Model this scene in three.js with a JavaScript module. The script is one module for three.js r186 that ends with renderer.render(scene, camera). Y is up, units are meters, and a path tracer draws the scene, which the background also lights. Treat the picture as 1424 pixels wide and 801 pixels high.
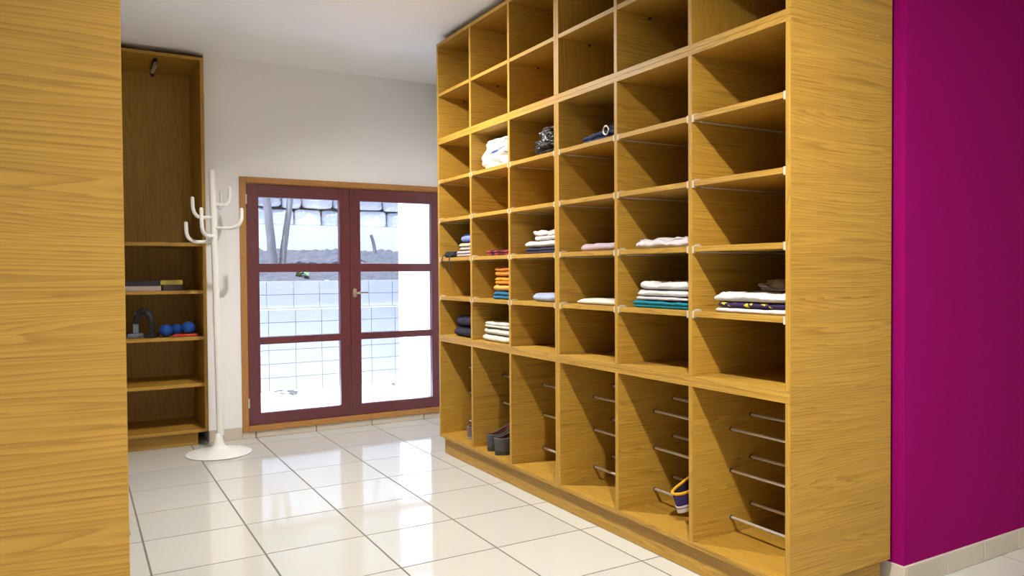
import * as THREE from 'three';
import { RoundedBoxGeometry } from 'three/addons/geometries/RoundedBoxGeometry.js';
import { ImprovedNoise } from 'three/addons/math/ImprovedNoise.js';
import { mergeGeometries, mergeVertices } from 'three/addons/utils/BufferGeometryUtils.js';

// ---------------------------------------------------------------- camera, sky, lamps, exposure
const scene = new THREE.Scene(), lin3 = (r, g, b) => new THREE.Color().setRGB(r, g, b);
const EYE = 1.22, CEIL = 2.787;
const camera = new THREE.PerspectiveCamera(2 * Math.atan(400.5 / 1055.47) * 180 / Math.PI, 1424 / 801, 0.05, 60);
{
  const yaw = 0.5229, pitch = -0.0213, roll = -0.0067;
  const F = new THREE.Vector3(Math.sin(yaw) * Math.cos(pitch), Math.sin(pitch), -Math.cos(yaw) * Math.cos(pitch));
  const R = new THREE.Vector3(Math.cos(yaw), 0, Math.sin(yaw)), U = new THREE.Vector3().crossVectors(R, F);
  const R2 = R.clone().multiplyScalar(Math.cos(roll)).addScaledVector(U, Math.sin(roll));
  const U2 = U.clone().multiplyScalar(Math.cos(roll)).addScaledVector(R, -Math.sin(roll));
  camera.position.set(0, EYE, 0);
  camera.quaternion.setFromRotationMatrix(new THREE.Matrix4().makeBasis(R2, U2, F.clone().negate()));
  camera.updateMatrixWorld(true);
}
const renderer = new THREE.WebGLRenderer({ antialias: true });
renderer.toneMapping = THREE.LinearToneMapping;
renderer.toneMappingExposure = 1.05;
renderer.shadowMap.enabled = true;
scene.background = new THREE.Color().setRGB(1.55, 2.0, 3.2);          // bright daylight sky
const sun = new THREE.DirectionalLight(lin3(0.80, 0.91, 1.25), 18); sun.name = 'sun'; sun.position.set(2.5 - 4, 15, -8 + 0.3); sun.target.position.set(2.5, 0, -8); sun.castShadow = true; sun.shadow.mapSize.set(2048, 2048);
Object.assign(sun.shadow.camera, { left: -8, right: 8, top: 8, bottom: -8, near: 0.5, far: 40 }); scene.add(sun, sun.target);
const LAMP_COLOR = new THREE.Color().setRGB(1.0, 0.965, 0.92), LAMP_CD = 32;
const LAMP_SPOTS = [[1.0, -4.0], [1.0, -0.95], [0.3, 1.7]];              // row of ceiling downlights

// ---------------------------------------------------------------- helpers
const noise = new ImprovedNoise();
function rngOf(seed) { let s = seed | 0; return () => { s = (s + 0x6d2b79f5) | 0; let t = Math.imul(s ^ (s >>> 15), 1 | s); t = (t + Math.imul(t ^ (t >>> 7), 61 | t)) ^ t; return ((t ^ (t >>> 14)) >>> 0) / 4294967296; }; }
const rnd = rngOf(11);
const lin = (r, g, b) => new THREE.Color().setRGB(r, g, b);
const taken = new Map();
function numbered(name) { const n = taken.get(name) ?? 0; taken.set(name, n + 1); return n ? name + '_' + String(n).padStart(3, '0') : name; }
function tag(o, label, category, group) { o.userData.label = label; o.userData.category = category; if (group) o.userData.group = group; return o; }
function thing(name, label, category, pos = [0, 0, 0], group) { const o = new THREE.Group(); o.name = numbered(name); o.position.set(...pos); scene.add(o); return tag(o, label, category, group); }
function mesh(name, geo, mat, parent = scene, pos) {
  const m = new THREE.Mesh(geo, mat); m.name = parent === scene ? numbered(name) : name;
  m.castShadow = m.receiveShadow = true; if (pos) m.position.set(...pos); parent.add(m); return m;
}
function struct(name, geo, mat, pos, label, category) { const m = mesh(name, geo, mat, scene, pos); m.userData.kind = 'structure'; if (label) tag(m, label, category); return m; }
// box between two corners, uv in metres; u runs along the grain axis
function uvBox(g, grain, off = [0, 0]) {
  const p = g.attributes.position, n = g.attributes.normal, uv = new Float32Array(p.count * 2), ax = ['x', 'y', 'z'], gi = ax.indexOf(grain);
  for (let i = 0; i < p.count; i++) {
    const a = [Math.abs(n.getX(i)), Math.abs(n.getY(i)), Math.abs(n.getZ(i))], k = a.indexOf(Math.max(...a));
    const P = [p.getX(i), p.getY(i), p.getZ(i)], rest = [0, 1, 2].filter((j) => j !== k);
    const u = rest.includes(gi) ? gi : rest[0], v = rest.find((j) => j !== u);
    uv[2 * i] = P[u] + off[0]; uv[2 * i + 1] = P[v] + off[1] + k * 0.23;
  }
  g.setAttribute('uv', new THREE.BufferAttribute(uv, 2)); return g;
}
function bx(x0, x1, y0, y1, z0, z1, grain = 'x', bevel = 0.0012) {
  const sx = x1 - x0, sy = y1 - y0, sz = z1 - z0;
  const g = bevel ? new RoundedBoxGeometry(sx, sy, sz, 1, Math.min(bevel, sx / 3, sy / 3, sz / 3)) : new THREE.BoxGeometry(sx, sy, sz).toNonIndexed();
  g.clearGroups(); uvBox(g, grain, [rnd() * 3, rnd() * 3]);
  g.translate((x0 + x1) / 2, (y0 + y1) / 2, (z0 + z1) / 2); return g;
}
const tube = (pts, r, seg = 24, rs = 10, closed = false) => new THREE.TubeGeometry(new THREE.CatmullRomCurve3(pts.map((p) => new THREE.Vector3(...p)), closed), seg, r, rs, closed);
const cyl = (r0, r1, h, seg = 20) => new THREE.CylinderGeometry(r0, r1, h, seg);

// ---------------------------------------------------------------- procedural textures
function lattice(seed, nx, ny) { const r = rngOf(seed), a = new Float32Array(nx * ny).map(() => r() * 2 - 1); return (x, y) => {
  const xi = Math.floor(x), yi = Math.floor(y), fx = x - xi, fy = y - yi, sx = fx * fx * (3 - 2 * fx), sy = fy * fy * (3 - 2 * fy);
  const m = (i, n) => ((i % n) + n) % n, at = (i, j) => a[m(j, ny) * nx + m(i, nx)];
  return (at(xi, yi) * (1 - sx) + at(xi + 1, yi) * sx) * (1 - sy) + (at(xi, yi + 1) * (1 - sx) + at(xi + 1, yi + 1) * sx) * sy; }; }
function dataTex(w, h, fn, srgb, mx, my) {
  const d = new Uint8Array(w * h * 4);
  for (let y = 0; y < h; y++) for (let x = 0; x < w; x++) { const c = fn(x / w, y / h), i = (y * w + x) * 4; d[i] = c[0] * 255; d[i + 1] = c[1] * 255; d[i + 2] = c[2] * 255; d[i + 3] = 255; }
  const t = new THREE.DataTexture(d, w, h); t.wrapS = t.wrapT = THREE.RepeatWrapping; t.magFilter = THREE.LinearFilter; t.minFilter = THREE.LinearMipmapLinearFilter;
  if (srgb) t.colorSpace = THREE.SRGBColorSpace; t.repeat.set(1 / mx, 1 / my); t.needsUpdate = true; return t;
}
const toS = (v) => (v <= 0.0031308 ? v * 12.92 : 1.055 * Math.pow(v, 1 / 2.4) - 0.055);
// oak: contour lines of a leaning height field give arches; pores are long thin streaks
function woodTex(seed, light, dark, lines, arch, sharp, mx = 1.3, my = 0.65) {
  const A = lattice(seed, 3, 5), B = lattice(seed + 1, 5, 14), C = lattice(seed + 2, 24, 340), D = lattice(seed + 3, 8, 90), E2 = lattice(seed + 4, 4, 3);
  return dataTex(1024, 1024, (u, v) => {
    const h = v * lines + arch * A(u * 3, v * 5) + arch * 0.75 * B(u * 5, v * 14) + 0.35 * D(u * 8, v * 90);
    const f = h - Math.floor(h), ring = Math.pow(f, sharp) * (f > 0.93 ? (1 - f) / 0.07 : 1);
    const pore = Math.max(0, C(u * 24, v * 340) - 0.15);
    const k = Math.min(1, Math.max(0, 0.16 + 0.6 * ring + 0.4 * pore + 0.1 * E2(u * 4, v * 3) + 0.14 * D(u * 8, v * 90)));
    return [0, 1, 2].map((i) => Math.min(1, Math.max(0, toS(light[i] + (dark[i] - light[i]) * k))));
  }, true, mx, my);
}
const oakMap = woodTex(5, [0.50, 0.285, 0.038], [0.27, 0.13, 0.011], 56, 3.6, 2.2, 2.4, 0.65);
const mahoganyMap = woodTex(31, [0.16, 0.038, 0.045], [0.08, 0.015, 0.022], 30, 2.2, 1.6, 0.9, 0.5);
const pineMap = woodTex(47, [0.48, 0.23, 0.06], [0.32, 0.13, 0.028], 26, 2.0, 1.6, 0.9, 0.4);
const speckA = lattice(61, 256, 256), speckB = lattice(62, 40, 40), speckC = lattice(63, 7, 7);
const plasterBump = dataTex(512, 512, (u, v) => { const k = 0.5 + 0.3 * speckA(u * 256, v * 256) + 0.2 * speckB(u * 40, v * 40); return [k, k, k]; }, false, 1.0, 1.0);
const fabricBump = dataTex(256, 256, (u, v) => { const k = 0.5 + 0.22 * Math.sin(u * 402) * Math.sin(v * 402) + 0.2 * speckB(u * 40, v * 40); return [k, k, k]; }, false, 0.12, 0.12);

// ---------------------------------------------------------------- materials
const std = (o) => new THREE.MeshStandardMaterial(o);
const M = {
  oak: std({ map: oakMap, roughness: 0.5 }),
  mahogany: new THREE.MeshPhysicalMaterial({ map: mahoganyMap, roughness: 0.4, clearcoat: 0.3, clearcoatRoughness: 0.3 }),
  pine: std({ map: pineMap, roughness: 0.5 }),
  white: std({ color: lin(0.88, 0.88, 0.88), roughness: 0.92, bumpMap: plasterBump, bumpScale: 0.0006 }),
  ceiling: std({ color: lin(0.91, 0.91, 0.91), roughness: 0.95 }),
  magenta: new THREE.MeshPhysicalMaterial({ color: lin(0.27, 0.002, 0.115), roughness: 0.9, specularIntensity: 0.15, bumpMap: plasterBump, bumpScale: 0.0015 }),
  grout: std({ color: lin(0.16, 0.145, 0.11), roughness: 0.9 }),
  tile: [0, 1, 2].map((i) => new THREE.MeshPhysicalMaterial({ color: lin(0.575 - i * 0.012, 0.567 - i * 0.012, 0.508 - i * 0.012), roughness: 0.07, ior: 1.52 })),
  skirting: std({ color: lin(0.60, 0.53, 0.43), roughness: 0.4 }),
  plastic: std({ color: lin(0.52, 0.48, 0.39), roughness: 0.4 }),
  steel: std({ color: lin(0.66, 0.63, 0.57), roughness: 0.42, metalness: 0.55 }),
  nickel: std({ color: lin(0.75, 0.72, 0.66), roughness: 0.28, metalness: 1 }),
  dark: std({ color: lin(0.02, 0.018, 0.018), roughness: 0.6 }),
  rackWhite: std({ color: lin(0.80, 0.79, 0.73), roughness: 0.35 }),
  glass: new THREE.MeshPhysicalMaterial({ color: 0xffffff, transmission: 1, thickness: 0, roughness: 0, ior: 1.5 }),
  outWhite: std({ color: lin(0.86, 0.86, 0.86), roughness: 0.9 }),
  outTile: std({ color: lin(0.34, 0.345, 0.35), roughness: 0.6 }),
  outGrout: std({ color: lin(0.22, 0.23, 0.25), roughness: 0.9 }),
  lampRim: std({ color: lin(0.8, 0.8, 0.8), roughness: 0.4 }),
  lampLens: std({ color: lin(0.9, 0.9, 0.9), roughness: 0.5, emissive: LAMP_COLOR, emissiveIntensity: 8 }),
};
const cloth = (r, g, b, extra = {}) => std({ color: lin(r, g, b), roughness: 0.95, bumpMap: fabricBump, bumpScale: 0.0006, ...extra });

// ---------------------------------------------------------------- room shell
const XU = 2.1257, XW = 2.73, ZD = -5.828, ZC = -1.75, XL = -0.5, XR = 5.2, ZB = 3.6, ZN = -6.34;
const grid0 = 0.2513, pitch = 0.44957, gridZ = -3.3765;
// floor: grout bed with every tile on it
{
  const bed = new THREE.Shape([[XL, ZN], [XW, ZN], [XW, ZC], [XR, ZC], [XR, ZB], [XL, ZB]].map(([x, z]) => new THREE.Vector2(x, -z)));
  const g = new THREE.ExtrudeGeometry(bed, { depth: 0.1, bevelEnabled: false }); g.rotateX(-Math.PI / 2); g.translate(0, -0.1016, 0);
  const floor = struct('floor', g, M.grout, [0, 0, 0], 'cream polished tile floor with beige grout lines', 'floor');
  const shared = new Map();
  const rects = [[XL, XW, ZN, ZC], [XL, XR, ZC, ZB]];
  for (let i = -3; i < 13; i++) for (let j = -16; j < 8; j++) {
    let x0 = grid0 + pitch * i + 0.004, x1 = x0 + pitch - 0.008, z1 = gridZ - pitch * j - 0.004, z0 = z1 - pitch + 0.008;
    x0 = Math.max(x0, XL + 0.001);
    if (z0 < ZC && x1 > XW) { if (z1 > ZC && z1 - ZC > 0.03) z0 = Math.max(z0, x0 > XW - 0.05 ? ZC + 0.001 : z0); if (z0 < ZC) x1 = Math.min(x1, XW - 0.001); }
    x1 = Math.min(x1, XR - 0.001); z0 = Math.max(z0, ZN + 0.001); z1 = Math.min(z1, ZB - 0.001);
    if (x1 - x0 < 0.02 || z1 - z0 < 0.02) continue;
    const key = (x1 - x0).toFixed(4) + '|' + (z1 - z0).toFixed(4);
    if (!shared.has(key)) { const b = new RoundedBoxGeometry(x1 - x0, 0.008, z1 - z0, 1, 0.0008); b.clearGroups(); shared.set(key, b); }
    mesh('tile', shared.get(key), M.tile[Math.floor(rnd() * 3)], floor, [(x0 + x1) / 2, -0.004, (z0 + z1) / 2]);
  }
}
struct('ceiling', bx(XL - 0.2, XR + 0.2, CEIL, CEIL + 0.2, ZN - 0.2, ZB + 0.2, 'x', 0), M.ceiling, [0, 0, 0], 'plain white painted ceiling', 'ceiling');
// door wall with its opening
const DX0 = 1.055, DX1 = 2.724, DY0 = 0.049, DY1 = 1.932;
{
  const s = new THREE.Shape([[0.824, 0], [XW + 0.2, 0], [XW + 0.2, CEIL], [0.824, CEIL]].map((p) => new THREE.Vector2(...p)));
  s.holes.push(new THREE.Path([[DX0 + 0.02, DY0 + 0.02], [DX1 - 0.02, DY0 + 0.02], [DX1 - 0.02, DY1 - 0.02], [DX0 + 0.02, DY1 - 0.02]].map((p) => new THREE.Vector2(...p))));
  const g = new THREE.ExtrudeGeometry(s, { depth: 0.2, bevelEnabled: false });
  struct('wall_back', g, M.white, [0, 0, ZD - 0.2], 'white plaster wall around the glazed double door', 'wall');
  struct('wall_niche_side', bx(0.824, 1.02, 0, CEIL, ZN - 0.2, ZD - 0.2, 'x', 0), M.white);
  struct('wall_niche_back', bx(XL - 0.2, 0.824, 0, CEIL, ZN - 0.2, ZN, 'x', 0), M.white);
}
struct('wall_left', bx(XL - 0.2, XL, 0, CEIL, ZN - 0.2, ZB + 0.2, 'x', 0), M.white, [0, 0, 0], 'white plaster side wall behind the tall cabinet', 'wall');
struct('wall_front', bx(XL, XR, 0, CEIL, ZB, ZB + 0.2, 'x', 0), M.white, [0, 0, 0], 'white plaster wall facing the glazed door', 'wall');
struct('wall_far_right', bx(XR, XR + 0.2, 0, CEIL, ZC - 0.2, ZB + 0.2, 'x', 0), M.white, [0, 0, 0], 'white plaster wall at the end of the magenta wall', 'wall');
{ // magenta wall: the side behind the shelving and the face that turns right; white from the shelving's end to the door wall
  const s = new THREE.Shape([[XW, -4.6], [XW, ZC], [XR, ZC], [XR, ZC - 0.2], [XW + 0.2, ZC - 0.2], [XW + 0.2, -4.6]].map(([x, z]) => new THREE.Vector2(x, -z)));
  const g = new THREE.ExtrudeGeometry(s, { depth: CEIL, bevelEnabled: false }); g.rotateX(-Math.PI / 2);
  struct('wall_right', g, M.magenta, [0, 0, 0], 'deep magenta painted wall with outer corner beside the oak shelving', 'wall');
  struct('wall_right_end', bx(XW, XW + 0.2, 0, CEIL, ZD, -4.6, 'x', 0), M.white, [0, 0, 0], 'short white wall between the shelving and the glazed door', 'wall');
}
// skirting tiles
function skirting(name, runs, label, joints) {
  const root = new THREE.Group(); root.name = name; root.userData.kind = 'structure'; scene.add(root); tag(root, label, 'baseboard');
  for (const [x0, x1, z0, z1, h] of joints) mesh('joint', bx(x0, x1, 0.0005, h, z0, z1, 'x', 0), M.grout, root);
  for (const [x0, x1, z0, z1, h] of runs) mesh('skirting_tile', bx(x0, x1, 0.0005, h, z0, z1, 'x', 0.003), M.skirting, root);
}
{
  const back = [], H = 0.087, T = 0.012; // joints follow the floor grid
  for (let i = 0; i < 7; i++) {
    const a = Math.max(0.826, grid0 + pitch * i + 0.003), b = Math.min(XW - 0.014, grid0 + pitch * (i + 1) - 0.003); if (b - a < 0.02) continue;
    if (a < DX0 && b > DX0) back.push([a, DX0 - 0.001, ZD, ZD + T, H], [DX0 - 0.0005, b, ZD, ZD + T, DY0 - 0.001]);
    else if (b > DX0) back.push([a, b, ZD, ZD + T, DY0 - 0.001]); else back.push([a, b, ZD, ZD + T, H]);
  }
  skirting('baseboard_back', back, 'beige skirting tiles below the glazed door', [[0.83, XW - 0.015, ZD, ZD + 0.005, DY0 - 0.002], [0.83, DX0 - 0.002, ZD, ZD + 0.005, 0.084]]);
  const right = [[XW - T, XW, -2.2, ZC + T, 0.085]];
  for (let i = 0; i < 6; i++) { const a = XW + 0.0005 + i * 0.268 - (i ? 0.0 : 0), b = Math.min(XR, XW + (i + 1) * 0.268 - 0.004); right.push([a, b, ZC, ZC + T, 0.085]); }
  skirting('baseboard_right', right, 'beige skirting tiles along the foot of the magenta wall', [[XW + 0.002, XR - 0.002, ZC, ZC + 0.005, 0.082]]);
}

// ---------------------------------------------------------------- glazed double door
{
  const frame = new THREE.Group(); frame.name = 'door_1'; frame.userData.kind = 'structure'; scene.add(frame); tag(frame, 'double glazed door of dark mahogany in an orange brown frame', 'door');
  const zf = ZD + 0.022, w = 0.042;
  const P = (n, a, m, p = frame) => mesh(n, bx(...a), m, p);
  for (const [x0, x1] of [[DX0, DX0 + w], [DX1 - w, DX1]]) {
    const j = P('frame_jamb', [x0, x1, DY0, DY1, ZD - 0.06, zf, 'y', 0.003], M.pine);
    const xi = x0 < 2 ? x1 : x0 - 0.006; P('frame_bead', [xi, xi + 0.006, DY0 + w, DY1 - w, ZD - 0.06, zf - 0.012, 'y', 0.001], M.pine, j);
  }
  P('frame_head', [DX0 + w, DX1 - w, DY1 - w, DY1, ZD - 0.06, zf, 'x', 0.003], M.pine);
  P('frame_bead', [DX0 + w, DX1 - w, DY1 - w - 0.006, DY1 - w, ZD - 0.06, zf - 0.012, 'x', 0.001], M.pine);
  P('frame_sill', [DX0 + w, DX1 - w, DY0, DY0 + w, ZD - 0.06, zf + 0.004, 'x', 0.003], M.pine);
  const rows = [[0.177, 0.690], [0.742, 1.229], [1.293, 1.788]];
  const leaf = (x0, g0, g1, x1, name) => {
    const L = new THREE.Group(); L.name = name; frame.add(L);
    const zb = ZD - 0.045, z1 = ZD + 0.003, y0 = DY0 + w + 0.003, y1 = DY1 - w - 0.008;
    P('stile', [x0, g0, y0, y1, zb, z1, 'y', 0.002], M.mahogany, L); P('stile', [g1, x1, y0, y1, zb, z1, 'y', 0.002], M.mahogany, L);
    const bars = [[y0, rows[0][0]], [rows[0][1], rows[1][0]], [rows[1][1], rows[2][0]], [rows[2][1], y1]];
    bars.forEach(([a, b], i) => P(i === 0 || i === 3 ? 'rail' : 'glazing_bar', [g0, g1, a, b, zb + 0.002, z1 - 0.002, 'x', 0.002], M.mahogany, L));
    for (const [a, b] of rows) P('pane', [g0, g1, a, b, ZD - 0.024, ZD - 0.019, 'x', 0], M.glass, L);
    return L;
  };
  leaf(DX0 + w + 0.008, 1.192, 1.803, 1.884, 'door_leaf');
  const b = leaf(1.888, 1.972, 2.585, DX1 - w - 0.008, 'door_leaf');
  const hd = new THREE.Group(); hd.name = 'handle'; b.add(hd);
  const pl = new THREE.Shape(); pl.absarc(0, 0.021, 0.0135, 0, Math.PI); pl.absarc(0, -0.021, 0.0135, Math.PI, 2 * Math.PI);
  const pg = new THREE.ExtrudeGeometry(pl, { depth: 0.006, bevelEnabled: true, bevelThickness: 0.0015, bevelSize: 0.0015, bevelSegments: 2 });
  const lever = tube([[0, 0, 0.004], [0, 0, 0.03], [0.012, 0, 0.044], [0.04, 0.001, 0.046], [0.09, 0.0, 0.046]], 0.0085, 30, 12);
  const tip = new THREE.SphereGeometry(0.0085, 12, 8); tip.translate(0.09, 0, 0.046);
  const screws = [0.024, -0.024].map((y) => { const c = cyl(0.003, 0.003, 0.003, 10); c.rotateX(Math.PI / 2); c.translate(0, y, 0.008); return c; });
  mesh('handle_plate', mergeGeometries([pg.toNonIndexed(), ...screws.map((s) => s.toNonIndexed())].map((g) => { g.deleteAttribute('uv'); return g; })), M.nickel, hd); 
  mesh('handle_lever', mergeGeometries([lever, tip]), M.nickel, hd);
  hd.position.set(1.921, 1.062, ZD + 0.0035);
  for (const y of [1.768, 0.262]) { const h = cyl(0.008, 0.008, 0.07, 12); mesh('hinge', h, M.steel, frame, [DX0 + w + 0.004, y, ZD + 0.016]); }
}

// ---------------------------------------------------------------- oak shelving, six stacked units
const T = 0.0215, DEPTH = 0.56;
const ZCOL = [[-4.668, -4.1903, -3.7128, -3.238], [-3.2165, -2.742, -2.2645, -1.787]];
function clipGeo() { // plastic front clip of a sliding shelf, seen from the side
  const s = new THREE.Shape(); s.moveTo(-0.001, -0.026); s.lineTo(-0.001, 0.001); s.lineTo(0.006, 0.002); s.quadraticCurveTo(0.012, 0.0075, 0.024, 0.008); s.quadraticCurveTo(0.037, 0.0075, 0.042, 0.001); s.lineTo(0.042, -0.021); s.lineTo(0.012, -0.022); s.lineTo(0.008, -0.027); s.closePath();
  return new THREE.ExtrudeGeometry(s, { depth: 0.0075, bevelEnabled: true, bevelThickness: 0.0008, bevelSize: 0.0008, bevelSegments: 1, curveSegments: 4 });
}
const CLIP = clipGeo();
function clipSmall() { const s = new THREE.Shape([[-0.001, -0.026], [-0.001, 0.0015], [0.042, 0.0015], [0.042, -0.021], [0.012, -0.022], [0.008, -0.027]].map((p) => new THREE.Vector2(...p))); return new THREE.ExtrudeGeometry(s, { depth: 0.0075, bevelEnabled: true, bevelThickness: 0.0006, bevelSize: 0.0006, bevelSegments: 1 }); }
const CLIP2 = clipSmall();
function shelfUnit(side, kind, y0, y1, label) {
  const zs = ZCOL[side], zmin = zs[0] - T / 2, zmax = zs[3] + T / 2;
  const root = thing('shelf_unit', label, 'shelf', [XU, y0, zmin]);
  const P = (n, x0, x1, a, b, z0, z1, grain, m = M.oak, p = root) => { const g = bx(XU + x0, XU + x1, a, b, z0, z1, grain); g.translate(-XU, -y0, -zmin); const o = mesh(n, g, m, p);
    if (m === M.oak && x0 < 0.002) { const e = bx(XU + x0 - 0.0008, XU + x0 + 0.0004, a + 0.0006, b - 0.0006, z0 + 0.0006, z1 - 0.0006, b - a > z1 - z0 ? 'y' : 'z', 0); e.translate(-XU, -y0, -zmin); mesh('edge_band', e, M.oak, o); }
    return o; };
  P('top_board', 0, DEPTH, y1 - T, y1, zmin, zmax, 'z'); P('bottom_board', 0, DEPTH, y0, y0 + T, zmin, zmax, 'z');
  zs.forEach((z, i) => P(i === 0 || i === 3 ? 'side_panel' : 'divider', 0, DEPTH, y0 + T, y1 - T, z - T / 2, z + T / 2, kind === 'top' && (side ? i !== 1 : false) && i !== 3 ? 'y' : 'x'));
  P('back_panel', DEPTH - 0.008, DEPTH, y0 + T, y1 - T, zmin + T, zmax - T, 'z').scale.set(1, 1, 1);
  for (let c = 0; c < 3; c++) {
    const a = zs[c] + T / 2, b = zs[c + 1] - T / 2;
    if (kind === 'top') {
      P('shelf', 0.001, DEPTH - 0.009, 2.412 - T, 2.412, a, b, 'z');
      const d = cyl(0.006, 0.006, 0.006, 12); d.rotateX(Math.PI / 2); mesh('cam_fitting', d, M.dark, root, [0.19, 2.412 - T - 0.009 - y0, a - zmin + 0.002]);
    }
    if (kind === 'middle') for (const y of [1.834, 1.575, 1.316, 1.058]) {
      const sh = P('shelf', 0.0005, DEPTH - 0.03, y - T, y, a + 0.0085, b - 0.0085, 'z');
      for (const z of [a + 0.0008, b - 0.0083]) {
        mesh('shelf_clip', z < (a + b) / 2 ? CLIP : CLIP2, M.plastic, sh, [0.0005, y - y0, z - zmin]);
        P('shelf_runner', 0.042, DEPTH - 0.03, y - T - 0.005, y - T + 0.004, z - 0.0005, z + 0.0075, 'x', M.plastic, sh);
      }
    }
    if (kind === 'shoe') for (const [x, ys] of [[0.2135, [0.199, 0.394, 0.566]], [0.3285, [0.24, 0.437, 0.615]]]) for (const y of ys) {
      if (side === 0 && c === 1 && y < 0.3) continue;
      const rod = cyl(0.0065, 0.0065, b - a, 14); rod.rotateX(Math.PI / 2);
      const r = mesh('shoe_rod', rod, M.steel, root, [x, y - y0, (a + b) / 2 - zmin]);
      for (const s of [-1, 1]) { const k = cyl(0.009, 0.009, 0.004, 14); k.rotateX(Math.PI / 2); mesh('rod_socket', k, M.dark, r, [0, 0, s * ((b - a) / 2 - 0.002)]); }
    }
  }
  return root;
}
const YP = 0.1117, YS = 0.779, YM = 2.0924, YT = 2.745;
shelfUnit(0, 'shoe', YP, YS, 'low oak shoe unit with metal rods nearest the glazed door');
shelfUnit(1, 'shoe', YP, YS, 'low oak shoe unit with metal rods beside the magenta wall');
shelfUnit(0, 'middle', YS, YM, 'oak pigeonhole unit with orange towels, middle tier nearest the glazed door');
shelfUnit(1, 'middle', YS, YM, 'oak pigeonhole unit with white shirts, middle tier beside the magenta wall');
shelfUnit(0, 'top', YM, YT, 'empty oak pigeonhole unit under the ceiling nearest the glazed door');
shelfUnit(1, 'top', YM, YT, 'empty oak pigeonhole unit under the ceiling beside the magenta wall');
for (const side of [0, 1]) {
  const z0 = ZCOL[side][0] - T / 2 + (side ? 0 : 0.03), z1 = ZCOL[side][3] + T / 2 - (side ? 0.03 : 0);
  const p = thing('plinth', side ? 'oak plinth under the shoe unit beside the magenta wall' : 'oak plinth under the shoe unit nearest the glazed door', 'plinth', [XU + 0.024, 0, z0]);
  const P = (n, a) => { const g = bx(...a); mesh(n, g, M.oak, p); };
  P('front_board', [0, 0.018, 0.002, YP, 0, z1 - z0, 'z']); P('end_board', [0.018, DEPTH - 0.06, 0.002, YP, 0, 0.018, 'x']); P('end_board', [0.018, DEPTH - 0.06, 0.002, YP, z1 - z0 - 0.018, z1 - z0, 'x']);
  P('rear_board', [DEPTH - 0.06, DEPTH - 0.042, 0.002, YP, 0, z1 - z0, 'z']);
}

// ---------------------------------------------------------------- tall oak cabinet at the left, end panel towards the camera
{
  const xf = 0.0825, xb = -0.475, za = -1.6, zb = -3.06, c = thing('tall_cabinet', 'tall oak cabinet showing its wide plain end panel', 'cabinet', [xb, 0, zb]);
  const P = (n, x0, x1, y0, y1, z0, z1, gr) => { const g = bx(x0, x1, y0, y1, z0, z1, gr); g.translate(-xb, 0, -zb); mesh(n, g, M.oak, c); };
  P('end_panel', xb, xf, 0.002, YT, za - T, za, 'x'); P('end_panel', xb, xf, 0.002, YT, zb, zb + T, 'x');
  P('back_panel', xb, xb + 0.008, 0.1, YT - T, zb + T, za - T, 'z'); P('top_board', xb, xf, YT - T, YT, zb + T, za - T, 'z');
  P('plinth', xf - 0.06, xf - 0.042, 0.002, YP, zb + T, za - T, 'z');
  for (const y of [YP, 0.55, 0.98, 1.41, 1.84, 2.27]) P('shelf', xb + 0.008, xf, y, y + T, zb + T, za - T, 'z');
}

// ---------------------------------------------------------------- closet in the niche
const CZ = -5.75, CB = -6.3, CX0 = -0.49, CX1 = 0.811;
{
  const c = thing('open_closet', 'narrow open oak closet with shelves in the niche behind the coat stand', 'closet', [CX0, 0, CB]);
  const P = (n, x0, x1, y0, y1, z0, z1, gr) => { const g = bx(x0, x1, y0, y1, z0, z1, gr); g.translate(-CX0, 0, -CB); return mesh(n, g, M.oak, c); };
  const t = 0.022, top = 2.745, bot = 0.098, mid = 0.13;
  P('side_panel', CX1 - t, CX1, bot, top, CB, CZ, 'y'); P('side_panel', CX0, CX0 + t, bot, top, CB, CZ, 'y'); P('divider', mid - t, mid, bot + t, top - t, CB + 0.008, CZ, 'y');
  P('top_board', CX0 + t, CX1 - t, top - t, top, CB, CZ, 'x'); P('bottom_board', CX0 + t, CX1 - t, bot, bot + t, CB, CZ, 'x');
  P('back_panel', CX0 + t, CX1 - t, bot + t, top - t, CB, CB + 0.008, 'y');
  for (const y of [1.44, 1.104, 0.777, 0.446]) for (const [a, b] of [[CX0 + t, mid - t], [mid, CX1 - t]]) P('shelf', a, b, y - 0.024, y, CB + 0.008, CZ - 0.004, 'x');
  P('plinth', CX0, 0.748, 0.002, bot, CZ - 0.07, CZ - 0.052, 'x');
  const br = new THREE.Group(); br.name = 'valet_rod'; c.add(br); br.position.set(0.513 - CX0, 2.723, -5.93 - CB);
  mesh('bracket', bx(-0.012, 0.012, -0.028, 0, -0.17, 0.10, 'z', 0.003), M.dark, br);
  const tb = new THREE.LatheGeometry([[0.007, -0.13], [0.013, -0.13], [0.013, 0.13], [0.007, 0.13], [0.007, -0.13]].map((p) => new THREE.Vector2(...p)), 18); tb.rotateX(Math.PI / 2);
  mesh('rod_tube', tb, M.steel, br, [0, -0.042, -0.02]);
  const kn = new THREE.SphereGeometry(0.016, 14, 10); kn.scale(1, 1.6, 1); mesh('rod_knob', kn, M.dark, br, [0, -0.05, -0.155]);
}

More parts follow.
